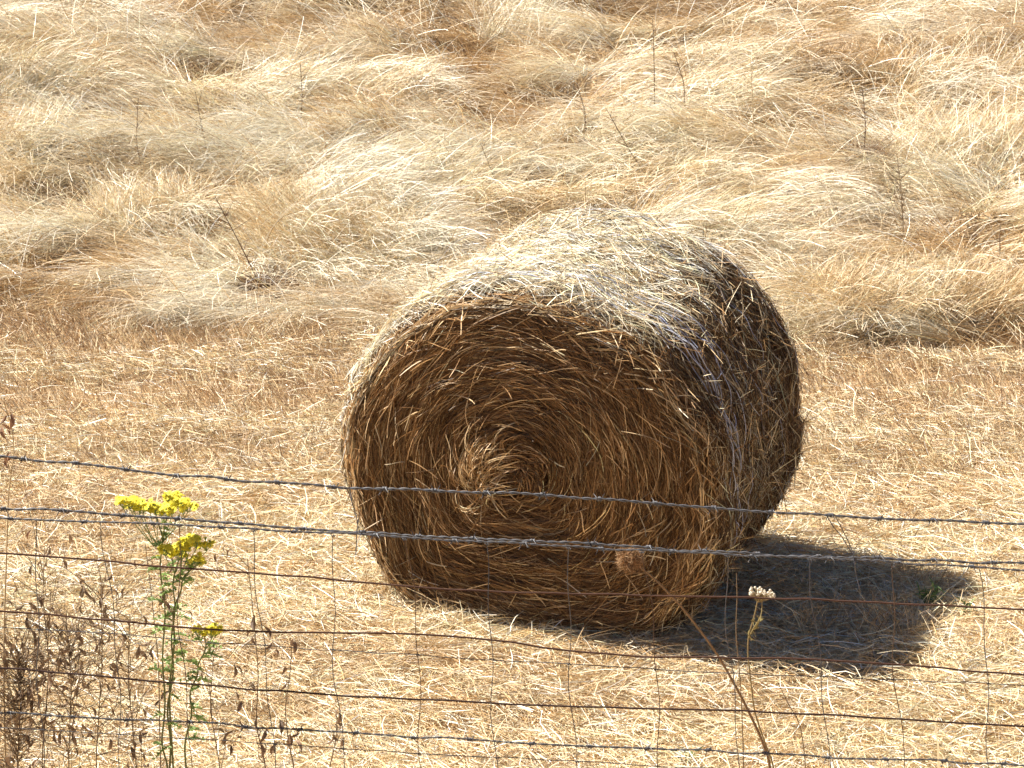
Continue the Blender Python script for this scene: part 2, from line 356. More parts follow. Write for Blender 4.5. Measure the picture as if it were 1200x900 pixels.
# ------------------------------------------------------------------ the bale
def build_bale():
    zc = .655
    gz = float(np.mean(ground(BX + np.array([-.3, 0, .3]), BY + np.array([-.3, 0, .3]))))
    root = thing('hay_bale', (BX, BY, gz - .02), 'large round bale of brown hay with a spiral end, on the mown field', 'hay bale')
    root.rotation_euler = (R(1.2), R(1.5), YAW)
    bn = Noise(77, 32)
    def prof(phi):
        c, s_ = np.cos(phi), np.sin(phi)
        x = .795 * np.sign(c) * np.abs(c) ** .98; z = .775 * np.sign(s_) * np.abs(s_) ** .97
        low = z < -.52
        z = np.where(low, -.52 - .16 * (1 - np.exp(-(-z - .52) / .16)), z)
        return x, z
    def lump(phi, t):
        w = phi / (2 * np.pi) * 32
        return (bn(w * .5 % 16, t * 3 + 5) - .5) * .06 + (bn(w % 32, t * 7 + 11) - .5) * .038
    def side(phi, t, off):                    # t in [-1,1] along the axis
        x, z = prof(phi); yy = t * BL / 2
        e = np.clip((abs(yy) - (BL / 2 - .09)) / .09, 0, 1)
        k = 1 - .10 * (1 - np.sqrt(np.clip(1 - e * e, 0, 1))) + .03 * np.exp(-((t - .72) / .2) ** 2) - .025 * np.exp(-((t - .3) / .25) ** 2) + lump(phi, t) + off / .78
        return np.stack([x * k, yy, z * k + zc], -1)
    def end(r, phi, off, sgn=-1):             # r 0..1 over the end disc
        x, z = prof(phi); rr = np.clip(r, 0, 1)
        s_ = np.clip((rr - .86) / .14, 0, 1)
        d = BL / 2 - .09 + .09 * np.sqrt(np.clip(1 - s_ * s_, 0, 1)) + .045 * (1 - rr * rr)
        ring = (bn(rr * 22 + 3, phi * .8) - .5) * .035 * (1 - s_)
        d = d + ring - .13 * np.exp(-(rr / .16) ** 2) * (1 if sgn < 0 else .3)
        k = rr * (1 + lump(phi, -1. if sgn < 0 else 1.) * rr * .8)
        return np.stack([x * k - .02 * (1 - rr), sgn * (d + off), z * k + zc + .075 * (1 - rr)], -1)
    def grid_mesh(mb, fn, A, B, col, flip=False):
        a, b = np.meshgrid(A, B, indexing='ij'); V = fn(a, b); nb = len(B)
        i, j = np.meshgrid(np.arange(len(A) - 1), np.arange(nb - 1), indexing='ij')
        mb.add(V, np.stack([i * nb + j, (i + 1) * nb + j, (i + 1) * nb + j + 1, i * nb + j + 1], -1).reshape(-1, 4), col)
    DK = (.085, .05, .022)
    FB = (.232, .128, .055); FO = (.345, .203, .092); FP = (.62, .45, .26); FD = (.12, .064, .027)
    # --- barrel
    mb = MB()
    grid_mesh(mb, lambda a, b: side(a, b, -.022), np.linspace(0, 2 * np.pi, 181), np.linspace(-1, 1, 61), DK)
    def side_straw(N, devs, Lr, offr, cols, wts, w, phir=(0, 2 * np.pi), lift=.0, jit=.25, tone=1.0):
        phi = rng.uniform(phir[0], phir[1], N); t = rng.uniform(-1.0, 1.0, N)
        dev = rng.normal(size=N) * devs + (bn(phi * 2.5 + 2, t * 4 + 9) - .5) * .9; L = rng.uniform(Lr[0], Lr[1], N); sg = rng.choice([-1, 1], N)
        K = 6; P = np.zeros((N, K, 3)); off = rng.uniform(offr[0], offr[1], N); lf = rng.random(N) ** 3 * lift
        cv = rng.normal(size=N) * .25
        for k in range(K):
            s_ = k / (K - 1)
            P[:, k] = side(phi + sg * np.cos(dev) * L * s_ / .78, np.clip(t + np.sin(dev + cv * s_) * L * s_ / (BL / 2), -1.04, 1.04), off + lf * s_ ** 2)
        mb.ribbons(P, rng.uniform(w[0], w[1], N), palette(cols, wts, N, jit) * tone, taper=[.7, 1, 1, 1, .9, .5])
    side_straw(34000, .22, (.10, .34), (-.02, .012), [FB, FO, FP, FD, STRAW], [4, 4, 1, 3, 1.5], (.002, .0038), tone=np.array([.68, .74, .82]))
    side_straw(19000, .55, (.06, .24), (-.008, .022), [FB, STRAW, PALE, WHITE, FD], [4, 2.2, .9, .3, 3.5], (.002, .0038), tone=np.array([.66, .72, .80]), lift=.03)
    # weathered, bleached layer, coloured whiter to brighten the sunlit top left
    side_straw(12500, .5, (.08, .26), (.0, .03), [PALE, WHITE, STRAW], [4, 6, 1.5], (.0018, .0034), (1.1, 2.95), lift=.05)
    # loose ends sticking out
    def fuzz(N, fn_pt, fn_out, Lr, cols, wts, w=(.0022, .0042), out=.6):
        p0, nrm = fn_pt(N); K = 4
        d = rng.normal(size=(N, 3)); d -= (d * nrm).sum(1, keepdims=True) * nrm; d /= np.linalg.norm(d, axis=1, keepdims=True)
        d = d + nrm * rng.uniform(.1, out, (N, 1)); d /= np.linalg.norm(d, axis=1, keepdims=True)
        L = rng.uniform(Lr[0], Lr[1], (N, 1)); bend = rng.normal(size=(N, 3)) * .25
        P = np.stack([p0 + (d + bend * (k / 3)) * L * k / 3 for k in range(K)], 1)
        mb.ribbons(P, rng.uniform(w[0], w[1], N), palette(cols, wts, N, .2), taper=[.8, 1, .9, .4])
    def pt_side(N):
        phi = rng.uniform(0, 2 * np.pi, N); t = rng.uniform(-1, 1, N); p = side(phi, t, 0.)
        return p, np.stack([np.cos(phi), 0 * phi, np.sin(phi)], 1)
    fuzz(7500, pt_side, None, (.03, .14), [STRAW, PALE, FD, FO], [2.5, 2, 2, 4], out=.7)
    ob = mb.build('barrel', M_bale, root)
    # --- ends
    for sgn, amount, nm in ((-1, 1.0, 'front'), (1, .35, 'back')):
        mb = MB()
        grid_mesh(mb, lambda a, b: end(a, b, -.03, sgn), np.linspace(0.001, 1, 60), np.linspace(0, 2 * np.pi, 181), DK)
        def end_straw(N, devs, Lr, offr, cols, wts, w, rr=(0.02, 1.0), lift=.0, jit=.28, bias=.04):
            r = np.sqrt(rng.uniform(rr[0] ** 2, rr[1] ** 2, N)); phi = rng.uniform(0, 2 * np.pi, N)
            L = np.minimum(rng.uniform(Lr[0], Lr[1], N), r * .78 * 1.7 + .03); dev = rng.normal(size=N) * devs + bias + (bn(phi * 2.2 + 4, r * 7) - .5) * .75
            sg = rng.choice([-1, 1], N, p=[.15, .85]); off = rng.uniform(offr[0], offr[1], N); lf = rng.random(N) ** 3 * lift
            K = 7; P = np.zeros((N, K, 3)); ph = phi.copy(); rc = r.copy()
            for k in range(K):
                P[:, k] = end(np.clip(rc, .0, 1.0), ph, off + lf * (k / 6) ** 2, sgn)
                st = L / (K - 1); ph = ph + sg * np.cos(dev) * st / np.maximum(rc * .78, .04); rc = np.clip(rc + np.sin(dev) * st / .78, .01, 1.02)
            layer = (.55 + .9 * (.6 * bn(r * 26 + 1, phi * .9) + .4 * bn(r * 9 + 9, phi * 2.3)))[:, None]     # darker and paler windings
            mb.ribbons(P, rng.uniform(w[0], w[1], N), palette(cols, wts, N, jit) * layer, taper=[.7, 1, 1, 1, 1, .9, .5])
        end_straw(int(46000 * amount), .12, (.12, .46), (-.028, .008), [FB, FO, FD, STRAW], [5, 4.5, 4, .7], (.0017, .0030))
        end_straw(int(9000 * amount), .30, (.08, .30), (-.005, .02), [FB, FO, FD, STRAW, FP], [4, 5, 3, 1.4, .6], (.0017, .0030), lift=.03)
        end_straw(int(500 * amount), .6, (.05, .18), (.008, .03), [FP, PALE, FO], [3, 1.2, 3], (.0028, .0046), lift=.08)
        end_straw(int(1600 * amount), .35, (.05, .16), (0, .03), [FO, FP, STRAW], [3, 2, 2], (.003, .005), rr=(.9, 1.0), lift=.05)
        if sgn < 0:
            # the core: a hollow with straw folding out of its left side
            N = 900; a = rng.uniform(0, 6.283, N); rr = .15 * np.sqrt(rng.random(N)); L = rng.uniform(.05, .18, N)
            x = np.cos(a) * rr - .03; z = zc + .09 + np.sin(a) * rr; K = 5; P = np.zeros((N, K, 3)); da = a + rng.uniform(.6, 2.2, N)
            for k in range(K):
                s_ = k / (K - 1)
                P[:, k] = np.stack([x + np.cos(da + s_) * L * s_, -BL / 2 - .035 + rng.normal(size=N) * .004 - np.sin(s_ * 2.6) * .045 * (rr / .15), z + np.sin(da + s_) * L * s_ * .8], 1)
            mb.ribbons(P, rng.uniform(.003, .005, N), palette([FB, FO, FD, FP], [4, 4, 3, 1.2], N), taper=[.7, 1, 1, .9, .5])
            N = 300; K = 8; P = np.zeros((N, K, 3))
            px = -.155 + rng.normal(size=N) * .026; pz = zc + .0 + rng.normal(size=N) * .05; L = rng.uniform(.07, .24, N)
            az = 1.75 + rng.normal(size=N) * .45; wild = rng.random(N) < .25; az[wild] = rng.random(wild.sum()) * 6.283; cu = rng.uniform(.4, 2.6, N); out = .05 + .06 * rng.random(N)
            for k in range(K):
                s_ = k / (K - 1)
                P[:, k] = np.stack([px, -BL / 2 - .015 - np.sin(s_ * 2.7 + .15) * out, pz], 1)
                px = px + np.cos(az - cu * s_) * L / (K - 1); pz = pz + np.sin(az - cu * s_) * L / (K - 1)
            mb.ribbons(P, rng.uniform(.002, .0042, N), palette([PALE, FP, STRAW, FO], [1, 3, 2, 4], N), taper=[.7, 1, 1, 1, 1, 1, .9, .5])
        mb.build('end_face', M_bale, root)
    # --- blue-white net wrap showing through the straw
    mb = MB()
    for q in range(15):
        t0 = [-.78, -.74, -.69, -.63, -.58, -.52, -.45, -.36, -.80, -.66, .05, .42, .72, .84, .9][q]
        phi = np.linspace(0, 2 * np.pi, 240)
        tt = t0 + .035 * np.sin(phi * 2 + q) + .012 * np.sin(phi * 23 + q * 2.) + .02 * np.sin(phi * 5 + q * 7)
        off = .012 + .013 * np.sin(phi) + .008 * np.sin(phi * 9 + q * 3) + .005 * np.sin(phi * 31 + q)
        mb.tube(side(phi, tt, off), .0019 if q < 10 else .0013, (.40, .42, .54) if q % 3 else (.60, .62, .70), 4)
    for q in range(70):                        # the zigzag ties between the strands
        phi0 = rng.uniform(0, 6.283); ta = rng.uniform(-.8, -.45); s_ = np.linspace(0, 1, 8)
        mb.tube(side(phi0 + s_ * rng.uniform(-.15, .15), ta + s_ * rng.uniform(-.12, .12), .016 + .01 * np.sin(s_ * 3)), .0015, (.52, .57, .80), 3)
    nw = mb.build('net_wrap', M_twine, root); nw['label'] = 'pale blue net wrap strands around the front of the bale'
    return root

# ------------------------------------------------------------------ fence
YF = 5.15
def spline(pts, n):
    pts = np.array(pts, float); x = pts[:, 0]; xs = np.linspace(x[0], x[-1], n)
    d = np.gradient(pts[:, 1], x); ys = np.zeros(n)
    k = np.clip(np.searchsorted(x, xs) - 1, 0, len(x) - 2); h = x[k + 1] - x[k]; t = (xs - x[k]) / h
    ys = (2*t**3-3*t**2+1)*pts[k,1] + (t**3-2*t**2+t)*h*d[k] + (-2*t**3+3*t**2)*pts[k+1,1] + (t**3-t**2)*h*d[k+1]
    return xs, ys
def wire_path(pts, n, Yoff=0.0, wob=.0015, seed=0):
    # photo readings of the wire -> points in the fence's own vertical plane, carried on to the posts
    xs, vs = spline(pts, n)
    P = np.array([at(u, v, YF + Yoff) for u, v in zip(xs, vs)])
    P[:, 1] += (n5(P[:, 0] * 3 + seed, 3.3 + seed) - .5) * .012
    P[:, 2] += (n6(P[:, 0] * 14 + seed, 1.7 + seed) - .5) * wob * 2
    return P
def ext(pts, s=.062):
    a = pts[0]; b = pts[-1]
    return [(-900, a[1] - s * 900)] + [(-450, a[1] - s * 450)] + pts + [(1650, b[1] + s * 450), (2100, b[1] + s * 900)]
def build_fence():
    root = thing('wire_fence', (0, YF, float(ground(0, YF))), 'old wire fence of barbed strands and rusty netting crossing in front of the bale', 'fence')
    GAL = (.10, .10, .11); GALD = (.10, .10, .11); RU = (.085, .042, .028); RUD = (.055, .030, .024)
    def barbed(pts, Yoff, seed, r=.0016, pitch=.052, col=GAL, gap=.118):
        P = wire_path(ext(pts), 2600, Yoff, .0035, seed)
        s_ = np.concatenate([[0], np.cumsum(np.linalg.norm(np.diff(P, axis=0), axis=1))])
        mb = MB()
        for ph in (0, np.pi):
            a = s_ / pitch * 2 * np.pi + ph
            Q = P + np.stack([0 * a, np.cos(a) * r * 1.05, np.sin(a) * r * 1.05], 1)
            mb.tube(Q, r, col, 5)
        w = build_local(mb, 'barbed_wire', M_wire, root)
        d = rng.uniform(0, gap); first = True
        while d < s_[-1]:
            k = np.searchsorted(s_, d)
            c = P[min(k, len(P) - 1)]; d += gap * rng.uniform(.9, 1.1)
            if abs(c[0]) > 1.5: continue
            b = MB(); ca = rng.uniform(0, 6.283)
            for h in range(2):
                th = np.linspace(0, 2 * np.pi * 1.6, 16) + ca + h * 1.7
                coil = np.stack([np.linspace(-.0045, .0045, 16) + (h - .5) * .004, np.cos(th) * r * 2.4, np.sin(th) * r * 2.6], 1)
                e0 = coil[0] + np.array([-.006, np.cos(th[0] - 1.2) * .016, np.sin(th[0] - 1.2) * .013])
                e1 = coil[-1] + np.array([.006, np.cos(th[-1] + 1.2) * .016, np.sin(th[-1] + 1.2) * .013])
                path = np.concatenate([[e0], coil, [e1]]) + c
                rad = np.full(len(path), .0013); rad[0] = rad[-1] = .0002
                b.tube(path, rad, GALD, 4)
            off = np.array(root.location, np.float32); b.v = [v - off for v in b.v]
            b.build('barb', M_wire, w)
        return w
    barbed([(0,535),(180,553),(400,571),(640,580),(845,595),(1000,606),(1200,614)], .00, 1)
    barbed([(0,594),(150,604),(300,617),(450,626),(600,632),(800,645),(950,652),(1200,660)], .012, 5, gap=.125)
    barbed([(0,606),(150,612),(300,620),(450,629),(600,637),(800,648),(950,654),(1200,668)], -.012, 9, r=.0013, pitch=.046, gap=.16)
    barbed([(0,835),(280,851),(460,862),(640,872),(760,877),(950,886),(1200,898)], .008, 12, r=.0013, col=GALD, gap=.13)
    H = []
    def plain(pts, Yoff, r, col, mat, seed, nm='line_wire'):
        P = wire_path(ext(pts), 420, Yoff, .0022, seed); mb = MB(); mb.tube(P, r, col, 6)
        H.append(pts); return build_local(mb, nm, mat, root, True)
    rl = 'rust-brown horizontal wire'
    plain([(0,649),(300,672),(560,692),(720,697),(1000,705),(1200,713)], 0.004, .0022, RU, M_rust, 21)['label'] = rl
    plain([(0,717),(300,740),(500,744),(700,765),(1000,775),(1200,790)], 0.006, .0022, RU, M_rust, 22)['label'] = rl
    plain([(0,783),(300,808),(600,824),(900,835),(1200,850)], 0.002, .0022, RUD, M_rust, 23)['label'] = rl
    T1 = [(0,736),(150,743),(280,754),(480,767),(665,778),(760,784),(950,792),(1200,803)]
    T2 = [(0,852),(280,869),(500,884),(720,895),(1200,917)]
    T0 = [(0,607),(150,613),(300,622),(450,631),(600,639),(800,650),(950,656),(1200,667)]
    plain(T1, -.004, .0010, GALD, M_wire, 24); plain(T2, -.004, .0010, GALD, M_wire, 25); 
    T3 = [(0,945),(600,985),(1200,1020)]; T4 = [(0,1040),(600,1080),(1200,1115)]
    plain(T3, -.004, .0010, GALD, M_wire, 26); plain(T4, -.004, .0010, GALD, M_wire, 27)
    for k, u in enumerate([-560,-470,-380,-290,-200,-130,-46,38,122,210,296,386,478,568,663,756,853,949,1044,1146,1240,1330,1425,1520,1615,1710]):
        y0 = np.interp(u, [p[0] for p in ext(T0)], [p[1] for p in ext(T0)])
        lean = [14, 22, 10, 26, 18, 20, 16][k % 7]; bow = [4, -5, 6, 2, -6, 5, 3][k % 7]
        vs = np.linspace(y0, y0 + 455, 26); s_ = (vs - y0) / 455
        us = u + lean * s_ * 1.6 + bow * np.sin(s_ * 9 + k) * .7 + 2.2 * np.sin(s_ * 23 + k * 2)
        P = np.array([at(a, b, YF - .005) for a, b in zip(us, vs)])
        mb = MB(); mb.tube(P, .0010, GALD if k % 3 else (.11, .07, .05), 5)
        st = build_local(mb, 'stay_wire', M_rust if k % 2 else M_wire, root, True)
        for T in (T0, T1, T2):                  # the wrapped knots where it crosses the line wires
            kb = MB()
            e = ext(T); uu = u
            for _ in range(3):
                vv = np.interp(uu, [p[0] for p in e], [p[1] for p in e]); uu = np.interp(vv, vs, us)
            c = at(uu, vv, YF - .004); th = np.linspace(0, 4 * np.pi, 22)
            kb.tube(c + np.stack([np.linspace(-.005, .005, 22), np.cos(th) * .0022, np.sin(th) * .0022], 1), .0009, GALD, 4)
            off = np.array(root.location, np.float32); kb.v = [v - off for v in kb.v]
            kb.build('knot', M_wire, st)
    # loose tie wires hanging from the strands
    for pts in ([(409, 571), (413, 590), (418, 607), (422, 628)], [(421, 600), (418, 625), (417, 650)],
                [(968, 604), (976, 616), (990, 634), (1000, 652), (1003, 672), (1008, 694)], [(977, 602), (988, 622), (1001, 650)]):
        mb = MB(); P = np.array([at(a, b, YF - .012) for a, b in pts]); 
        t = np.linspace(0, len(P) - 1, 24); P = np.stack([np.interp(t, range(len(P)), P[:, k]) for k in range(3)], 1)
        P[:, 1] += .006 * np.sin(t * 5); mb.tube(P, .0011, GALD, 5); build_local(mb, 'tie_wire', M_wire, root, True)
    # the posts that carry it, outside the frame
    for x in (-2.35, 2.30):
        z0 = float(ground(x, YF)) - .2; hh = 1.55 - (.15 if x > 0 else 0); mb = MB()
        zs = np.linspace(z0, z0 + hh, 14)
        P = np.stack([x + .006 * np.sin(zs * 5), YF + .085 + .004 * np.cos(zs * 4), zs], 1)
        rr = np.full(14, .055); rr[-1] = .001; P[-1, 2] = P[-2, 2] + .008; mb.tube(P, rr, (.26, .22, .18), 12)
        build_local(mb, 'post', M_wood, root, True)

# ------------------------------------------------------------------ plants
def curve(p, n=14):
    p = np.array(p, float); t = np.linspace(0, len(p) - 1, n)
    q = np.stack([np.interp(t, range(len(p)), p[:, k]) for k in range(3)], 1)
    for _ in range(2): q[1:-1] = .25 * q[:-2] + .5 * q[1:-1] + .25 * q[2:]
    return q
def stem_to_ground(us, Y):
    P = [at(u, v, Y) for u, v in us]
    b = P[-1].copy(); g_ = float(ground(b[0], Y))
    if b[2] > g_: P.append(np.array([b[0] + .01, Y + .01, g_ - .02]))
    return P[::-1]

def blades(mb, c, n, L, w, col, spread=1.0, upb=.2, K=4, curl=.6):
    # small leaves round a point
    d = rng.normal(size=(n, 3)) * spread + np.array([0, 0, upb]); d /= np.linalg.norm(d, axis=1, keepdims=True)
    l = L * rng.uniform(.6, 1.2, (n, 1)); bd = rng.normal(size=(n, 3)) * curl
    P = np.stack([c + (d + bd * (k / (K - 1))) * l * k / (K - 1) for k in range(K)], 1)
    mb.ribbons(P, w * rng.uniform(.7, 1.2, n), palette([col], [1], n, .2), taper=[.3, 1, .9, .1][:K])

def ragwort():
    Y = YF + .10
    GR = (.25, .35, .12); SG = (.20, .24, .08); PU = (.20, .12, .08)
    YEL = (.86, .70, .03); YL2 = (.93, .82, .08); BR = (.45, .33, .05)
    def flowers(mb, mg, u0, u1, v0, v1, n, hub):
        hb = at(hub[0], hub[1], Y); m_ = max(2, n // 13); hubs = []
        for k in range(m_):
            u = u0 + (u1 - u0) * (k + rng.random()) / m_; e = (u - (u0 + u1) / 2) / ((u1 - u0) / 2)
            hubs.append((u, v0 + (v1 - v0) * (.15 + .45 * rng.random() + .2 * e * e), rng.uniform(-.03, .03)))
            hp = at(u, hubs[-1][1] + 11, Y + hubs[-1][2]); hubs[-1] += (hp,)
            mg.tube(curve([hb, hb + (hp - hb) * .5 + np.array([0, 0, -.004]), hp], 7), .0009, GR, 4)
        for k in range(n):
            hu, hv, hy, hp = hubs[k % len(hubs)]; a_ = rng.normal() * 5.0; u = hu + a_; v = hv + abs(a_) * .35 + rng.normal() * 2.6
            c = at(u, v, Y + hy + rng.normal() * .009)
            nr = np.array([rng.normal() * .45, rng.normal() * .4 - .35, 1.0]); nr /= np.linalg.norm(nr)
            a = np.cross(nr, [1, 0, .1]); a /= np.linalg.norm(a); b = np.cross(nr, a)
            r = rng.uniform(.0034, .0052); th = np.arange(7) / 7 * 2 * np.pi
            # domed disc
            V = [c + nr * r * .55] + [c + r * .55 * (np.cos(t) * a + np.sin(t) * b) for t in th]
            mb.add(np.array(V), np.array([[0, 1 + q, 1 + (q + 1) % 7] for q in range(7)]), np.array(YEL) * rng.uniform(.75, 1.1))
            # ray petals
            m_ = 9; tp = np.arange(m_) / m_ * 2 * np.pi + rng.random()
            P = np.stack([np.stack([c + (np.cos(t) * a + np.sin(t) * b) * r * q + nr * r * (.15 - .12 * q * (.5 + rng.random())) for q in (.4, 1.1, 1.75)]) for t in tp])
            mb.ribbons(P, np.full(m_, r * .75), np.tile(np.array(YL2) * rng.uniform(.8, 1.05), (m_, 1)), taper=[.6, 1, .6], roll=nr)
            mg.tube(curve([hp, (hp + c) / 2 + np.array([0, 0, -.002]), c - nr * .003], 4), .0005, GR, 3)
            mg.tube(np.array([c - nr * .006, c - nr * .003, c]), np.array([.0012, .0026, .0030]), GR, 5)
    def plant(name, label, stems, heads, lv_rng, leafn):
        base = stem_to_ground(stems[0], Y)[0]
        root = thing('ragwort', base + np.array([0, 0, .02]), label, 'flower')
        ms = MB(); ml = MB()
        for st in stems:
            P = curve(stem_to_ground(st, Y), 30); P[:, 0] += .004 * np.sin(np.arange(30) * .9 + st[0][0])
            ms.tube(P, np.linspace(.0027, .0015, 30), (.22, .24, .10), 6)
            ts = np.linspace(.30, .98, leafn)
            for t in ts:
                k = int(t * 29); c = P[k]
                if rng.random() < (.15 if t > .55 else .6): continue
                # a ragged pinnate leaf: midrib with side lobes
                d = np.array([rng.choice([-1, 1]) * rng.uniform(.4, 1), rng.normal() * .5, rng.uniform(.1, .7)]); d /= np.linalg.norm(d)
                L = rng.uniform(.025, .055) * (1.15 - .5 * t)
                cl = np.array(GR) * rng.uniform(.8, 1.5)
                mid = np.array([c + d * L * s + np.array([0, 0, -.5]) * L * s * s for s in np.linspace(0, 1, 5)])
                ml.ribbons(mid[None], np.array([.006]), cl[None], taper=[.6, 1, 1, .8, .2])
                sd = np.cross(d, [0, 0, 1]); sd /= np.linalg.norm(sd)
                for q in range(1, 5):
                    for sg in (-1, 1):
                        e = mid[q] + (sd * sg + d * .5 + rng.normal(size=3) * .3) * L * .33 * (1.1 - q * .15)
                        ml.ribbons(np.array([[mid[q], (mid[q] + e) / 2 + [0, 0, .001], e]]), np.array([.0068]), cl[None], taper=[.7, 1, .35])
        build_local(ms, 'stem', M_green, root, True)
        fo = []
        for h in heads:
            mf = MB(); flowers(mf, ml, *h); fo.append(mf)
        build_local(ml, 'foliage', M_green, root)
        for mf in fo: build_local(mf, 'flower_head', M_petal, root)
    plant('a', 'tall ragwort with two yellow flower clusters behind the left end of the fence',
          [[(186, 606), (189, 640), (191, 700), (193, 780), (190, 860), (196, 900)],
           [(208, 650), (203, 700), (203, 760), (198, 830), (198, 900)],
           [(236, 655), (222, 668), (210, 690), (204, 720), (201, 780), (200, 900)]],
          [(140, 168, 578, 600, 46, (180, 640)), (150, 205, 583, 606, 90, (186, 640)), (186, 226, 575, 603, 90, (190, 636)),
           (190, 226, 628, 660, 60, (205, 672)), (208, 244, 627, 646, 60, (212, 672)), (218, 238, 645, 662, 20, (212, 680))], (.3, 1), 26)
    plant('b', 'small ragwort with one little yellow head, right of the tall flowering one',
          [[(242, 745), (236, 775), (226, 800), (222, 840), (216, 900)]],
          [(231, 257, 729, 744, 40, (241, 760))], (.3, 1), 22)

def seed_stalks():
    # teasel-like head on a long leaning stem
    Y = YF + .16
    pts = [(738, 655), (766, 677), (800, 712), (840, 765), (868, 815), (890, 860), (905, 900)]
    P = stem_to_ground(pts, Y); root = thing('thistle', P[0] + np.array([0, 0, .02]), 'dead thistle with a round bristly brown head on a long leaning stem', 'plant')
    ms = MB(); Q = curve(P, 40); ms.tube(Q, np.linspace(.0036, .0022, 40), (.30, .19, .10), 6)
    for k in range(260):
        q = Q[rng.integers(4, 38)]; d = rng.normal(size=3); d /= np.linalg.norm(d)
        ms.tube(np.array([q, q + d * .005]), np.array([.0005, .0001]), (.4, .28, .15), 3)
    build_local(ms, 'stem', M_dead, root, True)
    mh = MB(); c = P[-1]; N = 1100; d = rng.normal(size=(N, 3)); d /= np.linalg.norm(d, axis=1, keepdims=True)
    th = np.linspace(0, 1, 10)
    core = np.stack([c + np.array([0, 0, -.017]) + np.array([0, 0, .034]) * t for t in th]); mh.tube(core, .019 * np.sqrt(np.clip(1 - (2 * th - 1) ** 2, 0.01, 1)), (.25, .13, .06), 12)
    pr = c + d * .018; tg = np.cross(d, rng.normal(size=(N, 3)))
    S = np.stack([pr, pr + d * .007 + tg * .003, pr + d * .012 + tg * .010], 1)
    mh.ribbons(S, np.full(N, .0013), palette([(.34, .20, .10), (.46, .30, .16), (.17, .10, .05)], [3, 2, 2], N), taper=[1, .8, .2])
    build_local(mh, 'seed_head', M_dead, root)
    # off-white umbel of dead yarrow
    Y = YF + .2
    pts = [(888, 703), (884, 722), (877, 745), (876, 765), (880, 800), (884, 835), (900, 880), (908, 900)]
    P = stem_to_ground(pts, Y); root = thing('yarrow', P[0] + np.array([0, 0, .02]), 'dried yarrow with a flat off-white head standing before the bale shadow', 'plant')
    ms = MB(); Q = curve(P, 40); ms.tube(Q, np.linspace(.0022, .0013, 40), (.32, .24, .11), 6)
    br = curve([at(877, 748, Y), at(883, 735, Y - .01), at(893, 722, Y - .01), at(893, 703, Y)], 10); ms.tube(br, .0012, (.34, .27, .12), 5)
    for (u, v) in [(882, 728), (890, 728), (877, 745), (881, 738), (888, 733)]:
        blades(ms, at(u, v, Y), 5, .014, .004, (.30, .25, .10), 1, .4)
    build_local(ms, 'stem', M_dead, root, False)
    mh = MB(); hub = at(889, 706, Y)
    for k in range(80):
        u = rng.uniform(879, 908); v = 693 + (rng.random() - .5) * 9 + abs(u - 892) * .12 + (u - 892) * .15
        c = at(u, v, Y + rng.uniform(-.02, .02)); r = rng.uniform(.0022, .0034)
        t = np.linspace(0, 1, 6); mh.tube(np.stack([c + np.array([0, 0, r * (2 * q - 1)]) for q in t]), r * np.sqrt(np.clip(1 - (2 * t - 1) ** 2, .02, 1)), np.array((.74, .66, .52)) * rng.uniform(.75, 1.1), 6)
        mh.tube(curve([hub, (hub + c) / 2 + [0, 0, -.002], c], 4), .0006, (.4, .32, .18), 3)
    build_local(mh, 'flower_head', M_dead, root, True)
    # thin bare stems beside it
    for lab, pts in (('thin bare grey stem just left of the dried yarrow', [(863, 672), (864, 700), (862, 740), (868, 800), (872, 900)]),
                     ('short bent bare twig in front of the bale shadow, right of the yarrow', [(912, 800), (922, 822), (938, 848), (945, 900)])):
        P = stem_to_ground(pts, Y + .05); root = thing('bare_stem', P[0] + np.array([0, 0, .02]), lab, 'stem')
        m = MB(); m.tube(curve(P, 24), np.linspace(.0016, .0009, 24), (.24, .17, .10), 5); build_local(m, 'stem', M_dead, root, True)

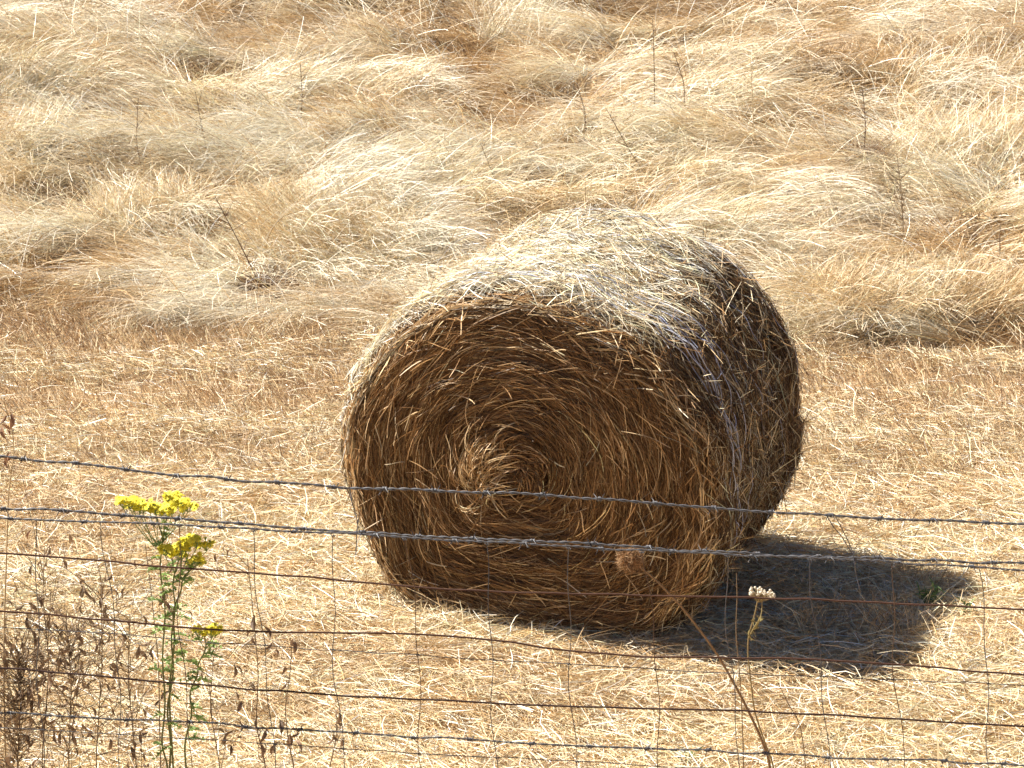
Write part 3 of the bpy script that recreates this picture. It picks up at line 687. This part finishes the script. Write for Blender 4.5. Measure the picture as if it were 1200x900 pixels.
def dead_weed(label, us, Y, twigs, pods, col=(.19, .135, .085), leafcol=(.21, .135, .085), group=None, name='dead_weed', r=.0018, leafL=.027, tw=(.04, .12), up=.8):
    P = stem_to_ground(us, Y); root = thing(name, P[0] + np.array([0, 0, .02]), label, 'weed', group)
    ms = MB(); ml = MB(); Q = curve(P, 36); ms.tube(Q, np.linspace(r, r * .45, 36), col, 5)
    tips = []
    for k in range(twigs):
        q = Q[rng.integers(8, 35)]; d = np.array([rng.normal() * .8, rng.normal() * .5, up * rng.uniform(.3, 1.3)]); d /= np.linalg.norm(d)
        L = rng.uniform(*tw); bd = rng.normal(size=3) * .35
        T = np.stack([q + (d + bd * s) * L * s for s in np.linspace(0, 1, 7)]); ms.tube(T, np.linspace(r * .55, r * .25, 7), col, 4); tips += [T[3], T[6], T[5]]
        if rng.random() < .5:
            d2 = d + rng.normal(size=3) * .6; T2 = np.stack([T[3] + d2 * L * .5 * s for s in np.linspace(0, 1, 4)]); ms.tube(T2, r * .3, col, 3); tips.append(T2[-1])
    build_local(ms, 'stem', M_dead, root, True)
    if pods and not tips: tips = list(Q[10:])
    for k in range(pods):                       # curled hanging dead leaves
        c = tips[rng.integers(len(tips))]; L = leafL * rng.uniform(.6, 1.5)
        d = np.array([rng.normal() * .5, rng.normal() * .4, -1.0 if rng.random() < .7 else .4]); d /= np.linalg.norm(d)
        sd = np.cross(d, rng.normal(size=3)); sd /= np.linalg.norm(sd); nn = np.cross(d, sd); K = 6
        w = np.array([.1, .7, 1, .9, .6, .05]) * L * .15; mid = np.stack([c + d * L * s + nn * L * .25 * math.sin(s * 3) for s in np.linspace(0, 1, K)])
        cup = nn * .5
        rows = np.stack([mid - sd * w[:, None] + cup * w[:, None], mid - 0 * cup, mid + sd * w[:, None] + cup * w[:, None]], 1).reshape(-1, 3)
        q = [[i * 3 + j, i * 3 + j + 1, (i + 1) * 3 + j + 1, (i + 1) * 3 + j] for i in range(K - 1) for j in range(2)]
        ml.add(rows, np.array(q), np.array(leafcol) * rng.uniform(.6, 1.5))
    if pods: build_local(ml, 'leaves', M_dead, root)
    return root

def near_weeds():
    Y = YF + .12
    dead_weed('pale dry stem with brown curled leaves at the left edge above the fence wires',
              [(4, 470), (14, 500), (17, 530), (10, 575), (8, 640), (4, 760), (6, 900)], Y, 5, 12, (.52, .40, .24), (.22, .12, .07), r=.0024, tw=(.03, .06))
    dead_weed('sparse dead weed with a few hanging brown pods, between the tall ragwort and small one',
              [(170, 636), (178, 700), (186, 780), (188, 900)], Y + .05, 6, 7, tw=(.03, .08))
    dead_weed('dead weed with hanging brown pods, between the small ragwort and the bale',
              [(290, 655), (297, 720), (303, 790), (300, 850), (312, 900)], Y, 14, 22, tw=(.03, .10))
    dead_weed('dead weed hung with dark pods, nearest the left foot of the bale',
              [(342, 750), (340, 790), (334, 830), (338, 870), (345, 900)], Y, 9, 18, tw=(.03, .07))
    dead_weed('low dead weed with bent pods at the lower frame edge below the bale left foot',
              [(396, 850), (392, 875), (386, 900)], Y, 6, 8, tw=(.02, .06))
    # the brown thicket in the lower left corner
    labs = ['dark brown dead bush filling the lower left corner', 'tall sparse dead weed rising out of the left of the corner thicket', 'dead bushy weed with many curled leaves, second from the left corner',
            'tangled dead weed in front of the netting, halfway from the corner to the ragwort', 'dead weed with crumpled leaves just left of the ragwort foot', 'thin dead weed right of the ragwort foot']
    specs = [([(22, 770), (24, 830), (20, 900)], 230, 260), ([(52, 640), (50, 700), (58, 780), (48, 900)], 34, 30), ([(78, 735), (84, 800), (80, 900)], 130, 110),
             ([(118, 690), (120, 770), (112, 900)], 60, 50), ([(152, 720), (150, 800), (160, 900)], 55, 44), ([(250, 770), (246, 830), (258, 900)], 20, 16)]
    for k, (l, (us, tw_, pd)) in enumerate(zip(labs, specs)):
        dead_weed(l, us, Y - .02 + .03 * (k % 3), tw_, pd, (.22, .155, .095), (.22, .15, .095), name='dead_bush' if k in (0, 2) else 'dead_weed', tw=(.04, .17), leafL=.024)

def far_weeds():
    spec = [((312, 350), (252, 230), 'dark leaning dry stalk rising from a brown tuft, left of the bale', 1),
            ((170, 218), (162, 115), 'upright dry stalk in the long grass at upper left', 0),
            ((245, 190), (229, 108), 'dry stalk tilted left, just right of the upright one at upper left', 0),
            ((352, 150), (352, 75), 'short straight dry stalk in the long grass above the leaning dark stalk', 0),
            ((592, 235), (563, 168), 'thin dry stalk tilted left just behind the top left of the bale', 0),
            ((685, 168), (676, 98), 'thin dry stalk in the grass above the middle of the bale', 0),
            ((767, 222), (712, 130), 'long leaning dry stalk just behind the top of the bale', 0),
            ((767, 132), (765, 22), 'tall upright dry stalk at the top middle of the slope', 0),
            ((802, 132), (790, 62), 'dry stalk beside and right of the tall upright one at top middle', 0),
            ((885, 175), (880, 72), 'pale dry stalk standing alone right of the top middle', 2),
            ((1012, 190), (1011, 105), 'dark reddish dry stalk with stubby twigs in the right of the slope', 1),
            ((1060, 305), (1052, 188), 'bushy grey dry weed in the long grass right of the bale', 3),
            ((1176, 328), (1172, 262), 'thin dry stalk close to the right edge above the long grass border', 0)]
    for (b, t, lab, kind) in spec:
        p = hit(*b); p[2] = float(ground(p[0], p[1])); q = at(t[0], t[1], p[1]); H = np.linalg.norm(q - p)
        root = thing('dry_stalk', p, lab, 'stalk'); ms = MB()
        col = {0: (.20, .13, .08), 1: (.13, .07, .045), 2: (.60, .48, .30), 3: (.30, .22, .14)}[kind]
        mid = (p + q) / 2 + np.array([rng.normal() * .02, 0, 0]); Q = curve([p, mid, q], 16); ms.tube(Q, np.linspace(.0042, .0018, 16), col, 5)
        for k in range({0: 14, 1: 20, 2: 12, 3: 70}[kind]):
            c = Q[rng.integers(3 if kind == 3 else 5, 15)]; d = np.array([rng.normal() * .8, rng.normal() * .6, rng.uniform(.3, 1)]); L = rng.uniform(.03, .09) * (1.6 if kind == 3 else 1)
            ms.tube(np.stack([c + d * L * s for s in (0, .5, 1)]), [.0018, .0014, .0010], col, 4)
        build_local(ms, 'stem', M_dead, root)
        if kind == 1:
            mt = MB(); n = 420; x = p[0] + rng.normal(size=n) * .05; y = p[1] + rng.normal(size=n) * .04
            P = strands(x, y, ground(x, y), rng.random(n) * 6.283, rng.uniform(.5, 1.3, n), rng.uniform(-.2, .6, n), rng.uniform(.10, .26, n), 4)
            mt.ribbons(P, np.full(n, .004), palette([(.15, .085, .05), (.25, .15, .08)], [1, 1], n)); build_local(mt, 'basal_tuft', M_dead, root)

def green_weeds():
    GR = (.16, .24, .09)
    for (u, v, s, n, lab) in [(500, 712, .10, 60, 'little green weed at the left foot of the bale'), (522, 716, .07, 34, 'smaller green weed tucked under the bale beside the first'),
                              (1088, 722, .10, 60, 'small grey-green weed at the right end of the bale shadow'), (1128, 728, .07, 36, 'pale green weed just right of the bale shadow'),
                              (915, 490, .07, 36, 'small green weed on the mown ground right of the bale'), (800, 900, .06, 30, 'tiny green weed at the lower edge below the bale shadow')]:
        p = hit(u, v); p[2] = float(ground(p[0], p[1])); root = thing('green_weed', p, lab, 'weed'); m = MB()
        for k in range(5):
            d = np.array([rng.normal() * .35, rng.normal() * .35, 1]); q = p + d * s * rng.uniform(.6, 1.2)
            m.tube(curve([p, (p + q) / 2 + rng.normal(size=3) * .006, q], 6), .0016, GR, 4)
            for t in (.4, .6, .8, 1): blades(m, p + (q - p) * t, n // 20 + 1, s * .35, .008, GR, 1, .3)
        build_local(m, 'foliage', M_green, root)

def tufts():
    for (u0, u1, v0, v1, n, hm, hx, lab) in [
            (1010, 1075, 735, 762, 330, .06, .22, 'standing tuft of dry grass at the lower right corner of the bale shadow'),
            (1060, 1105, 690, 712, 130, .05, .16, 'small dry tuft on the right edge of the bale shadow'),
            (925, 985, 735, 765, 170, .06, .22, 'wispy dry tuft in the shade right of the yarrow'),
            (1150, 1178, 765, 785, 320, .05, .14, 'brown dry tuft right of the shadow near the frame edge'),
            (420, 480, 690, 712, 300, .05, .16, 'dry tuft in the sun beside the left foot of the bale'),
            (500, 640, 715, 742, 800, .05, .15, 'fringe of dry grass along the front foot of the bale')]:
        mb = build_tall_patch(u0, u1, v0, v1, n, hm, hx, 1.57, [STRAW, PALE, GOLD, BROWN], [3, 2, 3, 1.5])
        p = hit((u0 + u1) / 2, (v0 + v1) / 2); root = thing('grass_tuft', p, lab, 'grass tuft'); build_local(mb, 'blades', M_grass, root)

def tall_patches():
    mb = MB()
    for args in [(1040, 1210, 90, 230, 2300, .18, .52, .8, [WHITE, PALE, STRAW, GOLD], [2, 3, 3, 1]),
                 (950, 1210, 350, 385, 3800, .14, .38, .5, [GOLD, STRAW, PALE, BROWN], [2, 4, 4, 1.5]),
                 (300, 480, 255, 320, 3600, .18, .38, 2.6, [PALE, STRAW, GOLD], [4, 3, 1]),
                 (120, 230, 240, 290, 2200, .18, .40, 2.0, [PALE, WHITE, STRAW], [4, 2, 2]),
                 (-10, 60, 120, 200, 1800, .2, .45, 1.0, [WHITE, PALE], [1, 1]),
                 (380, 480, 140, 185, 2200, .15, .32, 2.8, [GOLD, STRAW, PALE], [3, 3, 2]),
                 (560, 640, 20, 70, 1500, .2, .42, 1.0, [WHITE, PALE], [1, 1]),
                 (930, 1060, 95, 130, 2600, .15, .36, 1.5, [GOLD, BROWN, STRAW], [3, 1, 2])]:
        m = build_tall_patch(*args, e=(.7, 1.35)); mb.v += m.v; mb.c += m.c
        for f in m.f: mb.f.append(f + mb.n)
        mb.n += m.n
    tag(mb.build('standing_grass', M_grass), 'patches of taller dry grass standing above the flattened waves', 'grass', kind='stuff')

build_long_grass(); build_mown(); build_margin(); tall_patches()
build_bale(); build_fence(); ragwort(); seed_stalks(); near_weeds(); far_weeds(); green_weeds(); tufts()

# ------------------------------------------------------------------ light, sky, camera
sun_vec = Vector((-.80, .345, 1.05)).normalized()          # towards the sun
elev = math.asin(sun_vec.z); azm = math.atan2(sun_vec.x, sun_vec.y)
w = bpy.data.worlds.new('World'); scene.world = w; w.use_nodes = True
nt = w.node_tree; bg = nt.nodes['Background']; sky = nt.nodes.new('ShaderNodeTexSky'); sky.sky_type = 'NISHITA'
sky.sun_disc = False; sky.sun_elevation = elev; sky.sun_rotation = azm; sky.air_density = .5; sky.dust_density = .4; sky.ozone_density = .6
nt.links.new(sky.outputs[0], bg.inputs[0]); bg.inputs[1].default_value = .05
sd = bpy.data.lights.new('sun', 'SUN'); sd.energy = 5.0; sd.angle = R(.53); sd.color = (1, .945, .84)
so = bpy.data.objects.new('sun', sd); C.objects.link(so); so.rotation_euler = sun_vec.to_track_quat('Z', 'Y').to_euler()

cd = bpy.data.cameras.new('camera'); cd.sensor_width = 36; cd.lens = F / 1200 * 36; cd.clip_end = 2000; cd.clip_start = .1
cam = bpy.data.objects.new('camera', cd); C.objects.link(cam); cam.rotation_euler = (R(90) - PITCH, 0, 0); scene.camera = cam
vs = scene.view_settings; vs.view_transform = 'Standard'; vs.look = 'None'; vs.exposure = 1.28; vs.gamma = 1
scene.cycles.use_denoising = True; scene.cycles.use_adaptive_sampling = True; scene.cycles.adaptive_threshold = .02
scene.cycles.max_bounces = 5; scene.cycles.diffuse_bounces = 3; scene.cycles.transmission_bounces = 3
